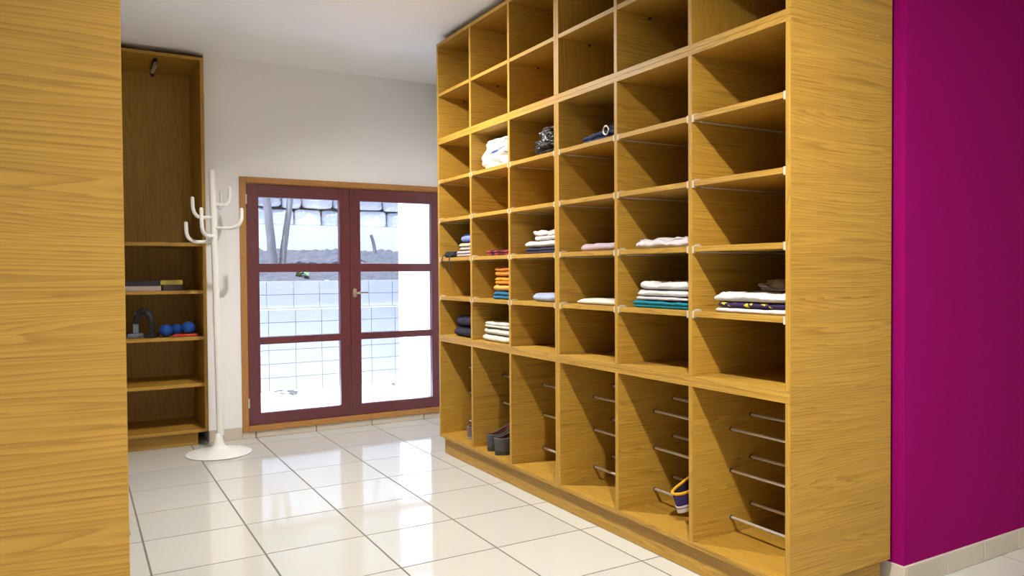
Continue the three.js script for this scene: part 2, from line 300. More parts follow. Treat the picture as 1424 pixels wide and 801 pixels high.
// ---------------------------------------------------------------- coat stand
{
  const s = thing('coat_stand', 'white metal coat stand with curled hooks and round base', 'coat stand', [0.832, 0, -5.44]);
  const base = new THREE.LatheGeometry([[0, 0.001], [0.205, 0.001], [0.213, 0.004], [0.212, 0.008], [0.16, 0.018], [0.10, 0.027], [0.055, 0.04], [0.034, 0.065], [0.026, 0.10], [0.023, 0.14], [0, 0.14]].map((p) => new THREE.Vector2(...p)), 56);
  mesh('base', base, M.rackWhite, s);
  const tilt = new THREE.Group(); tilt.name = 'post'; s.add(tilt); tilt.rotation.z = 0.016; tilt.position.set(0.012, 0, 0);
  mesh('lower_pole', cyl(0.0228, 0.0235, 0.88, 24), M.rackWhite, tilt, [0, 0.565, 0]);
  const up = new THREE.LatheGeometry([[0, 1.003], [0.0215, 1.003], [0.0215, 1.905], [0.018, 1.917], [0.006, 1.922], [0, 1.922]].map((p) => new THREE.Vector2(...p)), 24);
  mesh('upper_pole', up, M.rackWhite, tilt);
  // hooks: reach along the image's right direction and towards the viewer, heights of arm and tip
  const hook = (right, near, ya, yt) => {
    const d = new THREE.Vector3(0.866 * right - 0.5 * near, 0, 0.5 * right + 0.866 * near), L = d.length(); d.normalize();
    const at = (k, y) => [d.x * k, y, d.z * k];
    const g = tube([at(0.012, ya + 0.003), at(L * 0.45, ya - 0.001), at(L * 0.72, ya + 0.002), at(L * 0.90, ya + 0.022), at(L * 0.985, ya + 0.055), at(L, yt - 0.03), at(L, yt)], 0.0122, 36, 12);
    const e = new THREE.SphereGeometry(0.0118, 12, 8); e.translate(d.x * L, yt, d.z * L);
    mesh('hook', mergeGeometries([g, e]), M.rackWhite, tilt);
  };
  hook(-0.088, 0.12, 1.597, 1.72); hook(-0.008, -0.17, 1.66, 1.785); hook(0.066, -0.13, 1.69, 1.81);
  hook(-0.157, 0.07, 1.437, 1.56); hook(-0.014, 0.165, 1.475, 1.645); hook(0.208, 0.05, 1.525, 1.645);
}

// ---------------------------------------------------------------- folded clothes and other things in the pigeonholes
// a folded textile: soft slab with rounded fold edges and `folds` layers on its sides
function foldGeo(dx, h, dz, folds, amp, seed) {
  let g = new THREE.BoxGeometry(2, 2, 2, 18, 4 * folds + 2, 18); g.deleteAttribute('normal'); g.deleteAttribute('uv'); g = mergeVertices(g, 1e-4);
  const p = g.attributes.position, n3 = (x, y, z, f) => noise.noise(x * f + seed * 3.7, y * f + seed, z * f - seed * 1.9);
  for (let i = 0; i < p.count; i++) {
    const qx = p.getX(i), qy = p.getY(i), qz = p.getZ(i), e = Math.max(Math.abs(qx), Math.abs(qz));
    const ph = (qy + 1) / 2 * folds, f = ph - Math.floor(Math.min(ph, folds - 1e-6)), bulge = 1 - Math.pow(Math.abs(2 * f - 1), 2.4);
    const layer = Math.floor(Math.min(ph, folds - 1e-6));
    const inset = (h / folds) * 0.42 * (1 - bulge) + 0.006 * (noise.noise(layer * 5.1 + seed, seed, 0.3) + 0.6);
    const edge = Math.pow(e, 10), corner = Math.pow(Math.abs(qx * qz), 6) * 0.012;
    let x = qx * (dx / 2) - Math.sign(qx) * (inset * edge * Math.pow(Math.abs(qx), 8) + corner), z = qz * (dz / 2) - Math.sign(qz) * (inset * edge * Math.pow(Math.abs(qz), 8) + corner);
    const w = (qy + 1) / 2;
    let y = w * h * (1 - 0.10 * Math.pow(e, 6)) - amp * w * Math.abs(n3(x, 0, z, 9) + 0.6 * n3(x, y0n(qy), z, 23)) * 1.5;
    x += amp * 0.6 * n3(x, y * 3, z, 12); z += amp * 0.5 * n3(z, y * 3, x, 12);
    p.setXYZ(i, x, Math.max(0.0005, y), z);
  }
  const q = p, uv = new Float32Array(q.count * 2); for (let i = 0; i < q.count; i++) { uv[2 * i] = q.getZ(i) + q.getY(i) * 0.7; uv[2 * i + 1] = q.getX(i) + q.getY(i); }
  g.setAttribute('uv', new THREE.BufferAttribute(uv, 2)); g.computeVertexNormals(); return g;
}
function y0n(q) { return q * 0.02; }
// z range and y range as seen, dep = depth into the pigeonhole, xf = setback from the front edge
function fold(name, label, cat, mat, z0, z1, y, h, { dep = 0.34, xf = 0.035, folds = 2, amp = 0.006, seed = 1, group, turn = 0 } = {}) {
  const m = mesh(name, foldGeo(dep, h, z1 - z0, folds, amp, seed), mat, scene, [XU + xf + dep / 2, y + 0.0008, (z0 + z1) / 2]); m.rotation.y = turn; return tag(m, label, cat, group);
}
const S5 = 1.316, S6 = 1.058, S3 = 1.834, S7 = YS + T;
const WHITE = cloth(0.60, 0.59, 0.58), CREAM = cloth(0.62, 0.595, 0.50), NAVY = cloth(0.018, 0.016, 0.05), MAUVE = cloth(0.42, 0.33, 0.36), TEAL = cloth(0.0, 0.17, 0.25);
// tier with the blue roll
{
  const roll = foldGeo(0.26, 0.06, 0.25, 1, 0.006, 3); 
  fold('folded_towel', 'taupe folded towel at the bottom under the striped towel', 'towel', cloth(0.40, 0.32, 0.32), -4.46, -4.225, S5, 0.042, { seed: 5, folds: 2, xf: 0.012 });
  fold('striped_towel', 'yellow and white striped towel under the blue one', 'towel', cloth(0.62, 0.60, 0.50, { map: stripeTex() }), -4.545, -4.24, S5 + 0.043, 0.052, { seed: 6, folds: 2, xf: 0.07, dep: 0.3, amp: 0.004 });
  tag(mesh('blue_towel', roll, cloth(0.20, 0.26, 0.70), scene, [XU + 0.075 + 0.13, S5 + 0.0965, -4.405]), 'rolled blue towel on top of the striped towel', 'towel');
  const cap = thing('drawstring_bag', 'black cloth drawstring bag with two cords hanging over the shelf edge', 'bag', [XU + 0.005, S5 + 0.0008, -4.552]);
  mesh('pouch', foldGeo(0.30, 0.042, 0.18, 1, 0.006, 8), cloth(0.012, 0.012, 0.022), cap, [0.155, 0, 0]);
  for (const [z, l] of [[-0.05, 0.075], [0.06, 0.085]]) mesh('cord', tube([[0.03, 0.02, z], [0.002, 0.016, z], [-0.011, 0.004, z], [-0.013, -l * 0.6, z + 0.004], [-0.010, -l, z + 0.012]], 0.003, 16, 6), M.dark, cap);
}
function stripeTex() { return dataTex(8, 64, (u, v) => (v < 0.25 ? [0.85, 0.72, 0.25] : v < 0.5 ? [0.9, 0.9, 0.88] : v < 0.62 ? [0.35, 0.40, 0.62] : [0.92, 0.91, 0.86]), true, 0.05, 0.05); }
fold('folded_shirt', 'crimson and white folded shirt lying alone on its shelf', 'shirt', cloth(0.30, 0.03, 0.06, { map: bandTex([0.55, 0.1, 0.2], [0.93, 0.9, 0.86], [0.35, 0.12, 0.22]) }), -4.09, -3.735, S5, 0.036, { seed: 9 });
function bandTex(a, b, c) { return dataTex(64, 8, (u) => (u < 0.35 ? a : u < 0.6 ? b : u < 0.8 ? c : b), true, 0.22, 0.22); }
// stack of three beside it
fold('folded_trousers', 'dark navy folded trousers under the white jumper', 'trousers', NAVY, -3.635, -3.262, S5, 0.036, { seed: 10 });
fold('folded_jumper', 'off white folded jumper between navy trousers and grey one', 'jumper', WHITE, -3.638, -3.27, S5 + 0.037, 0.034, { seed: 11, folds: 1 });
fold('folded_jumper', 'crumpled pale grey jumper on top of the white one', 'jumper', cloth(0.52, 0.48, 0.47), -3.59, -3.265, S5 + 0.072, 0.062, { seed: 12, folds: 2, amp: 0.04, xf: 0.06 });
fold('folded_shirt', 'dusty pink folded shirt lying alone on its shelf', 'shirt', MAUVE, -3.105, -2.765, S5, 0.04, { seed: 13, folds: 1, amp: 0.008 });
fold('folded_shirt', 'pale pinkish white folded shirt lying alone on its shelf', 'shirt', cloth(0.54, 0.50, 0.51), -2.675, -2.29, S5, 0.048, { seed: 14, folds: 1, amp: 0.026 });
// orange stack
fold('folded_towel', 'petrol blue folded towel at the bottom of the orange stack', 'towel', cloth(0.015, 0.11, 0.22), -4.01, -3.735, S6, 0.05, { seed: 15, folds: 2 });
fold('folded_towel', 'light orange folded towel directly on the petrol blue one', 'towel', cloth(0.72, 0.34, 0.07), -4.01, -3.735, S6 + 0.051, 0.036, { seed: 16, folds: 1 });
fold('folded_towel', 'bright orange folded towel in the middle of the stack', 'towel', cloth(0.80, 0.22, 0.012), -3.985, -3.735, S6 + 0.089, 0.045, { seed: 17, folds: 2 });
fold('folded_towel', 'brownish orange folded towel on top of the stack', 'towel', cloth(0.50, 0.16, 0.012), -3.985, -3.735, S6 + 0.136, 0.06, { seed: 18, folds: 2 });
fold('folded_shirt', 'light grey blue folded shirt lying alone on its shelf', 'shirt', cloth(0.30, 0.34, 0.46), -3.56, -3.262, S6, 0.048, { seed: 19, folds: 1, amp: 0.012 });
fold('folded_shirt', 'thin cream folded shirt lying flat alone on its shelf', 'shirt', CREAM, -3.135, -2.765, S6, 0.028, { seed: 20, folds: 1, amp: 0.006 });
// teal and white stack
fold('folded_shirt', 'teal folded shirt at the bottom of the white pile', 'shirt', TEAL, -2.70, -2.29, S6, 0.034, { seed: 21, folds: 2, amp: 0.004 });
fold('folded_shirt', 'white folded shirt with faint pattern directly on the teal one', 'shirt', cloth(0.52, 0.50, 0.53), -2.678, -2.285, S6 + 0.035, 0.016, { seed: 22, folds: 1, amp: 0.004 });
fold('folded_shirt', 'plain white folded shirt, second from the top above teal', 'shirt', WHITE, -2.672, -2.285, S6 + 0.053, 0.028, { seed: 23, folds: 1, amp: 0.008 });
fold('folded_shirt', 'puffy white folded shirt on top above the teal one', 'shirt', cloth(0.58, 0.57, 0.57), -2.655, -2.285, S6 + 0.082, 0.036, { seed: 24, folds: 1, amp: 0.018 });
fold('folded_scarf', 'tan crumpled scarf lying on the puffy white shirt', 'scarf', cloth(0.34, 0.26, 0.17), -2.43, -2.30, S6 + 0.1155, 0.04, { seed: 25, folds: 2, xf: 0.2, dep: 0.13, amp: 0.03 });
// purple print stack
function dotTex() {
  const cv = document.createElement('canvas'); cv.width = 256; cv.height = 128; const x = cv.getContext('2d'); x.fillStyle = '#2a1748'; x.fillRect(0, 0, 256, 128); x.fillStyle = '#d8c21e';
  const r = rngOf(77); for (let i = 0; i < 26; i++) { x.beginPath(); x.ellipse(r() * 256, r() * 128, 5 + r() * 9, 4 + r() * 6, r() * 3, 0, 7); x.fill(); }
  const t = new THREE.CanvasTexture(cv); t.colorSpace = THREE.SRGBColorSpace; t.wrapS = t.wrapT = THREE.RepeatWrapping; t.repeat.set(1 / 0.2, 1 / 0.1); return t;
}
fold('folded_shirt', 'white folded shirt at the bottom under the purple print one', 'shirt', WHITE, -2.19, -1.80, S6, 0.020, { seed: 26, folds: 1, amp: 0.005 });
fold('folded_shirt', 'purple folded shirt with yellow print between two white shirts', 'shirt', cloth(1, 1, 1, { map: dotTex() }), -2.186, -1.80, S6 + 0.0212, 0.0205, { seed: 27, folds: 1, amp: 0.003 });
fold('folded_shirt', 'white folded shirt on top of the purple print one', 'shirt', cloth(0.60, 0.59, 0.59), -2.195, -1.80, S6 + 0.0425, 0.038, { seed: 28, folds: 1, amp: 0.018 });
fold('folded_scarf', 'brown crumpled scarf lying on the purple print stack', 'scarf', cloth(0.36, 0.26, 0.19), -2.075, -1.815, S6 + 0.0805, 0.046, { seed: 29, folds: 2, xf: 0.15, dep: 0.18, amp: 0.05 });
// lowest pigeonholes
fold('folded_trousers', 'dark navy folded trousers, lower of two beside the cream towels', 'trousers', cloth(0.016, 0.015, 0.035), -4.555, -4.215, S7, 0.068, { seed: 30, folds: 1, amp: 0.008 });
fold('folded_trousers', 'dark navy folded trousers, upper of two beside the cream towels', 'trousers', cloth(0.016, 0.012, 0.035), -4.53, -4.215, S7 + 0.070, 0.07, { seed: 31, folds: 1, amp: 0.010 });
fold('folded_towel', 'cream folded towel at the bottom of three', 'towel', CREAM, -4.155, -3.74, S7, 0.043, { seed: 32, folds: 1, amp: 0.007 });
fold('folded_towel', 'cream folded towel between two other cream towels', 'towel', CREAM, -4.14, -3.745, S7 + 0.045, 0.038, { seed: 33, folds: 1, amp: 0.007 });
fold('folded_towel', 'cream folded towel on top of three', 'towel', CREAM, -4.12, -3.745, S7 + 0.085, 0.036, { seed: 34, folds: 2, amp: 0.007 });
// crumpled things in the upper tier
function crumple(rx, ry, rz, amp, f, seed, flat = 0.85) {
  let g = new THREE.IcosahedronGeometry(1, 14); g.deleteAttribute('normal'); g.deleteAttribute('uv'); g = mergeVertices(g, 1e-4);
  const p = g.attributes.position, v = new THREE.Vector3();
  for (let i = 0; i < p.count; i++) {
    v.fromBufferAttribute(p, i); const q = Math.max(Math.abs(v.x), Math.abs(v.y), Math.abs(v.z)), k = 1 / Math.pow(q, 0.55);
    const ridge = 1 - Math.abs(noise.noise(v.x * f + seed, v.y * f, v.z * f)) * 2, fine = noise.noise(v.x * f * 2.3, v.y * f * 2.3 + seed, v.z * f * 2.3);
    const s = k * (1 + amp * (ridge - 0.5) + amp * 0.5 * fine);
    p.setXYZ(i, v.x * rx * s, Math.max(-ry * flat, v.y * ry * s), v.z * rz * s);
  }
  const uv = new Float32Array(p.count * 2); for (let i = 0; i < p.count; i++) { uv[2 * i] = p.getZ(i) / (2 * rz) + 0.5; uv[2 * i + 1] = p.getY(i) / (2 * ry) + 0.5; }
  g.setAttribute('uv', new THREE.BufferAttribute(uv, 2)); g.computeVertexNormals(); g.translate(0, ry * flat, 0); return g;
}
function bagPrint() {
  const cv = document.createElement('canvas'); cv.width = cv.height = 256; const x = cv.getContext('2d'); x.fillStyle = '#e9e5dc'; x.fillRect(0, 0, 256, 256);
  x.fillStyle = '#27408f'; x.beginPath(); x.ellipse(150, 118, 26, 11, -0.2, 0, 7); x.fill(); x.strokeStyle = '#3b4f86'; x.lineWidth = 7; x.beginPath(); x.moveTo(112, 130); x.lineTo(150, 118); x.lineTo(215, 96); x.stroke();
  x.strokeStyle = '#5b6068'; x.lineWidth = 6; x.beginPath(); x.moveTo(150, 92); x.lineTo(160, 70); x.moveTo(188, 60); x.lineTo(200, 30); x.lineTo(225, 54); x.moveTo(190, 92); x.lineTo(228, 80); x.moveTo(205, 130); x.lineTo(235, 148); x.stroke();
  const t = new THREE.CanvasTexture(cv); t.colorSpace = THREE.SRGBColorSpace; return t;
}
tag(mesh('plastic_bag', crumple(0.14, 0.10, 0.196, 0.14, 1.5, 4), std({ map: bagPrint(), color: lin(0.72, 0.72, 0.72), roughness: 0.5 }), scene, [XU + 0.175, S3 + 0.001, -3.958]), 'crumpled white plastic bag with blue print', 'bag');
{
  const b = thing('black_bag', 'glossy black crumpled bag filling half its pigeonhole', 'bag', [XU + 0.17, S3 + 0.001, -3.43]);
  mesh('bag_body', crumple(0.11, 0.055, 0.125, 0.34, 2.6, 7), std({ color: lin(0.035, 0.032, 0.035), roughness: 0.3 }), b);
  mesh('bag_top', crumple(0.07, 0.04, 0.075, 0.34, 2.8, 9), std({ color: lin(0.06, 0.055, 0.055), roughness: 0.28 }), b, [-0.03, 0.085, 0.0]);
  mesh('buckle', new THREE.TorusGeometry(0.013, 0.0035, 8, 18), M.steel, b, [-0.10, 0.10, -0.02]).rotation.y = Math.PI / 2;
}
{
  const j = thing('folded_jeans', 'dark blue folded jeans with a belt under the empty top tier', 'jeans', [XU + 0.21, S3 + 0.001, -2.925]);
  mesh('jeans_body', foldGeo(0.34, 0.055, 0.33, 2, 0.012, 41), cloth(0.018, 0.03, 0.085), j);
  mesh('jeans_waist', foldGeo(0.24, 0.05, 0.22, 1, 0.016, 42), cloth(0.008, 0.01, 0.024), j, [0.02, 0.054, 0.055]);
  const r = mesh('belt_ring', new THREE.TorusGeometry(0.02, 0.0045, 8, 20), M.nickel, j, [-0.168, 0.045, 0.055]); r.rotation.y = Math.PI / 2;
}
// ---------------------------------------------------------------- shoes, heel towards the room
function shoe(name, label, mats, { len = 0.27, wid = 0.09, hh = 0.09, hf = 0.12, sole = 0.02, flare = 0.0, tread = 0 } = {}) {
  const root = thing(name, label, 'shoe'); const N = 44, K = 14, mod = (k) => k % N;
  const foot = (a, k = 1) => [len / 2 * Math.cos(a) * k, wid / 2 * Math.sin(a) * k * (1 + 0.13 * Math.cos(a) - 0.12 * Math.cos(2 * a))];
  const rim = (a, k = 1) => { const c = Math.cos(a), x = -0.2 * len + c * 0.27 * len * k; return [c < 0 ? -len * 0.2 + c * (0.3 * len + flare) * k : x, wid * 0.40 * (1 + flare * 6) * Math.sin(a) * k, hh + (hf - hh) * Math.pow((c + 1) / 2, 2.2) - 0.008 * Math.pow(Math.sin(a), 2)]; };
  const build = (fn, rows) => { const pos = [], idx = []; for (let t = 0; t <= rows; t++) for (let i = 0; i <= N; i++) pos.push(...fn(mod(i) / N * Math.PI * 2, t / rows)); for (let t = 0; t < rows; t++) for (let i = 0; i < N; i++) { const a = t * (N + 1) + i, b = a + N + 1; idx.push(a, b, a + 1, b, b + 1, a + 1); } let g = new THREE.BufferGeometry(); g.setAttribute('position', new THREE.Float32BufferAttribute(pos, 3)); g.setIndex(idx); g = mergeVertices(g, 1e-5); g.computeVertexNormals(); return g; };
  for (const m of [mats.upper, mats.lining]) m.side = THREE.DoubleSide;
  mesh('upper', build((a, t) => { const p = foot(a), q = rim(a), w = (Math.cos(a) + 1) / 2, h = Math.pow(t, 1 + 1.3 * w), g = Math.pow(t, 1 - 0.22 * w), b = 0.004 * Math.sin(Math.PI * t); const k = 1 + b / (wid / 2); return [(p[0] + (q[0] - p[0]) * h), sole + (q[2] - sole) * g, (p[1] + (q[1] - p[1]) * h) * k]; }, K), mats.upper, root);
  mesh('lining', build((a, t) => { const q = rim(a, 0.93), p = rim(a, 0.86); return [q[0] + (p[0] - q[0]) * t, (q[2] - 0.001) + (sole + 0.004 - q[2]) * t, q[1] + (p[1] - q[1]) * t]; }, 6), mats.lining, root);
  const ins = new THREE.Shape(Array.from({ length: N }, (_, i) => { const q = rim(i / N * Math.PI * 2, 0.88); return new THREE.Vector2(q[0], -q[1]); })); const ig = new THREE.ShapeGeometry(ins); ig.rotateX(-Math.PI / 2); mesh('insole', ig, mats.lining, root, [0, sole + 0.005, 0]);
  const out = (k) => new THREE.Shape(Array.from({ length: N }, (_, i) => { const p = foot(i / N * Math.PI * 2, k); return new THREE.Vector2(p[0], -p[1]); }));
  const sg = new THREE.ExtrudeGeometry(out(1.0), { depth: sole - 0.001, bevelEnabled: true, bevelThickness: 0.0015, bevelSize: 0.002, bevelSegments: 2 }); sg.rotateX(-Math.PI / 2); sg.translate(0, 0.0015, 0); mesh('sole', sg, mats.sole, root);
  if (tread) { const ring = []; for (let i = 0; i < N; i++) { const p = foot(i / N * Math.PI * 2, 1.012); ring.push([p[0], sole * 0.72, p[1]]); } mesh('sole_stripe', tube(ring, 0.0022, 120, 6, true), mats.stripe, root); }
  const tr = []; for (let i = 0; i < N; i++) { const q = rim(i / N * Math.PI * 2, 0.97); tr.push([q[0], q[2], q[1]]); }
  mesh('collar_trim', tube(tr, mats.trimR ?? 0.003, 110, 8, true), mats.trim, root);
  return root;
}
{
  const lea = () => ({ upper: std({ color: lin(0.062, 0.06, 0.062), roughness: 0.5 }), lining: std({ color: lin(0.13, 0.035, 0.018), roughness: 0.8 }), sole: std({ color: lin(0.03, 0.028, 0.026), roughness: 0.6 }), trim: std({ color: lin(0.13, 0.115, 0.11), roughness: 0.5 }) });
  const big = { len: 0.285, wid: 0.098, hh: 0.102, hf: 0.15, sole: 0.026, flare: 0.008 };
  const a = shoe('leather_shoe', 'dark grey leather shoe of a pair, beside the empty side of its cell', lea(), big); a.position.set(XU + 0.03 + 0.143, YP + T + 0.0005, -4.05); a.rotation.y = 0.03;
  const b = shoe('leather_shoe', 'dark grey leather shoe of a pair, between its mate and the oak divider', lea(), big); b.position.set(XU + 0.02 + 0.143, YP + T + 0.0005, -3.93); b.rotation.y = -0.02;
  const c = shoe('small_shoe', 'small brown grey shoe half hidden in the cell by the door', { upper: std({ color: lin(0.17, 0.125, 0.115), roughness: 0.6 }), lining: std({ color: lin(0.1, 0.05, 0.04), roughness: 0.8 }), sole: std({ color: lin(0.32, 0.26, 0.2), roughness: 0.7 }), trim: std({ color: lin(0.25, 0.19, 0.17), roughness: 0.6 }) }, { hh: 0.085, hf: 0.12, len: 0.125, wid: 0.065, sole: 0.014, flare: 0.004 }); c.position.set(XU + 0.135, YP + T + 0.0005, -4.405);
  const k = shoe('sneaker', 'purple sneaker with yellow collar and white sole hung on a rod', { upper: cloth(0.035, 0.022, 0.12), lining: cloth(0.02, 0.015, 0.04), sole: std({ color: lin(0.62, 0.56, 0.55), roughness: 0.7 }), trim: cloth(0.72, 0.36, 0.012), trimR: 0.0065, stripe: cloth(0.05, 0.03, 0.14) }, { hh: 0.092, hf: 0.105, len: 0.285, wid: 0.105, sole: 0.03, tread: 1 }); k.position.set(XU + 0.25, 0.223, -2.462); k.rotation.z = 0.343;
}

// ---------------------------------------------------------------- things in the closet
{
  const book = (label, x0, x1, y, h, dz, c, pages) => {
    const b = thing('book', label, 'book', [(x0 + x1) / 2, y, -5.79 - dz / 2]); const w = x1 - x0;
    mesh('cover', mergeGeometries([bx(-w / 2, w / 2, 0, 0.003, -dz / 2, dz / 2), bx(-w / 2, w / 2, h - 0.003, h, -dz / 2, dz / 2), bx(-w / 2, w / 2, 0.003, h - 0.003, dz / 2 - 0.003, dz / 2)]), std({ color: c, roughness: 0.45 }), b);
    mesh('pages', bx(-w / 2 + 0.004, w / 2 - 0.004, 0.003, h - 0.003, -dz / 2 + 0.004, dz / 2 - 0.003), std({ color: pages, roughness: 0.9 }), b);
  };
  const y = 1.1048;
  book('pale pink and green book lying under a black one', 0.24, 0.522, y, 0.033, 0.2, lin(0.50, 0.40, 0.36), lin(0.7, 0.66, 0.55));
  book('black book lying on the pale pink one', 0.25, 0.512, y + 0.0335, 0.036, 0.19, lin(0.012, 0.012, 0.02), lin(0.6, 0.55, 0.45));
  book('dark brown book lying under a yellow one', 0.534, 0.655, y, 0.04, 0.18, lin(0.07, 0.045, 0.045), lin(0.6, 0.55, 0.45));
  book('yellow book lying on the dark brown one', 0.518, 0.66, y + 0.0405, 0.032, 0.19, lin(0.42, 0.33, 0.04), lin(0.65, 0.6, 0.45));
  const ball = (label, x, z, r, dy = 0) => { let g = new THREE.IcosahedronGeometry(r, 12); const p = g.attributes.position, v = new THREE.Vector3(); for (let i = 0; i < p.count; i++) { v.fromBufferAttribute(p, i).multiplyScalar(1 + 0.035 * noise.noise(p.getX(i) * 160, p.getY(i) * 160, p.getZ(i) * 160)); p.setXYZ(i, v.x, v.y, v.z); } g.computeVertexNormals(); tag(mesh('massage_ball', g, std({ color: lin(0.004, 0.06, 0.34), roughness: 0.7 }), scene, [x, 0.7775 + r * 1.015 + dy, z]), label, 'ball'); };
  ball('blue knobbly ball beside the black handle', 0.553, -5.85, 0.044); ball('blue knobbly ball on the red rope coil', 0.70, -5.85, 0.044, 0.0135); ball('blue knobbly ball behind between two others', 0.632, -5.96, 0.041);
  const coil = []; for (let i = 0; i < 64; i++) { const a = i / 64 * Math.PI * 6, r = 0.075 + 0.012 * Math.sin(i * 0.9); coil.push([Math.cos(a) * r, 0.005 + 0.004 * Math.floor(i / 22), Math.sin(a) * r * 0.6]); }
  tag(mesh('skipping_rope', tube(coil, 0.0045, 200, 6), std({ color: lin(0.62, 0.05, 0.03), roughness: 0.6 }), scene, [0.675, 0.7775, -5.84]), 'red rope coiled on the shelf under a blue ball', 'rope');
  const hnd = (label, x, z, turn) => {
    const h = thing('exercise_handle', label, 'handle', [x, 0.7775, z]); h.rotation.y = turn;
    const arc = []; for (let i = 0; i <= 12; i++) { const a = Math.PI * (0.02 + 0.96 * i / 12); arc.push([-Math.cos(a) * 0.055, 0.09 + Math.sin(a) * 0.095, 0]); }
    const gm = mesh('grip', tube(arc, 0.021, 40, 12), M.dark, h);
    for (let i = 2; i < 11; i++) { const t = new THREE.TorusGeometry(0.0205, 0.0035, 6, 16), m = mesh('grip_ring', t, i === 3 ? M.plastic : std({ color: lin(0.03, 0.03, 0.035), roughness: 0.5 }), gm, arc[i]); m.lookAt(new THREE.Vector3(arc[i + 1 > 12 ? 12 : i + 1][0], arc[i + 1 > 12 ? 12 : i + 1][1], 0)); }
    for (const s of [-1, 1]) mesh('grip_foot', mergeGeometries([bx(s * 0.055 - 0.016, s * 0.055 + 0.016, 0.03, 0.10, -0.014, 0.014, 'y', 0.005), bx(s * 0.055 - 0.04, s * 0.055 + 0.034, 0.0, 0.03, -0.05, 0.05, 'x', 0.008)]), s < 0 ? std({ color: lin(0.22, 0.27, 0.36), roughness: 0.5 }) : M.dark, h);
  };
  hnd('black ribbed arched handle with grey foot beside the blue balls', 0.415, -5.875, -0.5);
  hnd('black ribbed arched handle partly hidden behind the tall cabinet', 0.245, -5.98, 0.5);
}
// small grey mat on the tiles behind the cabinet end
{
  const s = new THREE.Shape([[-0.30, -0.17], [0.0, -0.17], [0.0, 0.17], [-0.035, 0.225], [-0.30, 0.225]].map(([x, z]) => new THREE.Vector2(x, -z)));
  const g = new THREE.ExtrudeGeometry(s, { depth: 0.006, bevelEnabled: true, bevelThickness: 0.001, bevelSize: 0.001, bevelSegments: 1 }); g.rotateX(-Math.PI / 2);
  tag(mesh('floor_mat', g, std({ color: lin(0.27, 0.26, 0.24), roughness: 0.8 }), scene, [0.208, 0.0015, -4.12]), 'grey mat on the tiles with only its corner showing behind the cabinet', 'mat');
}

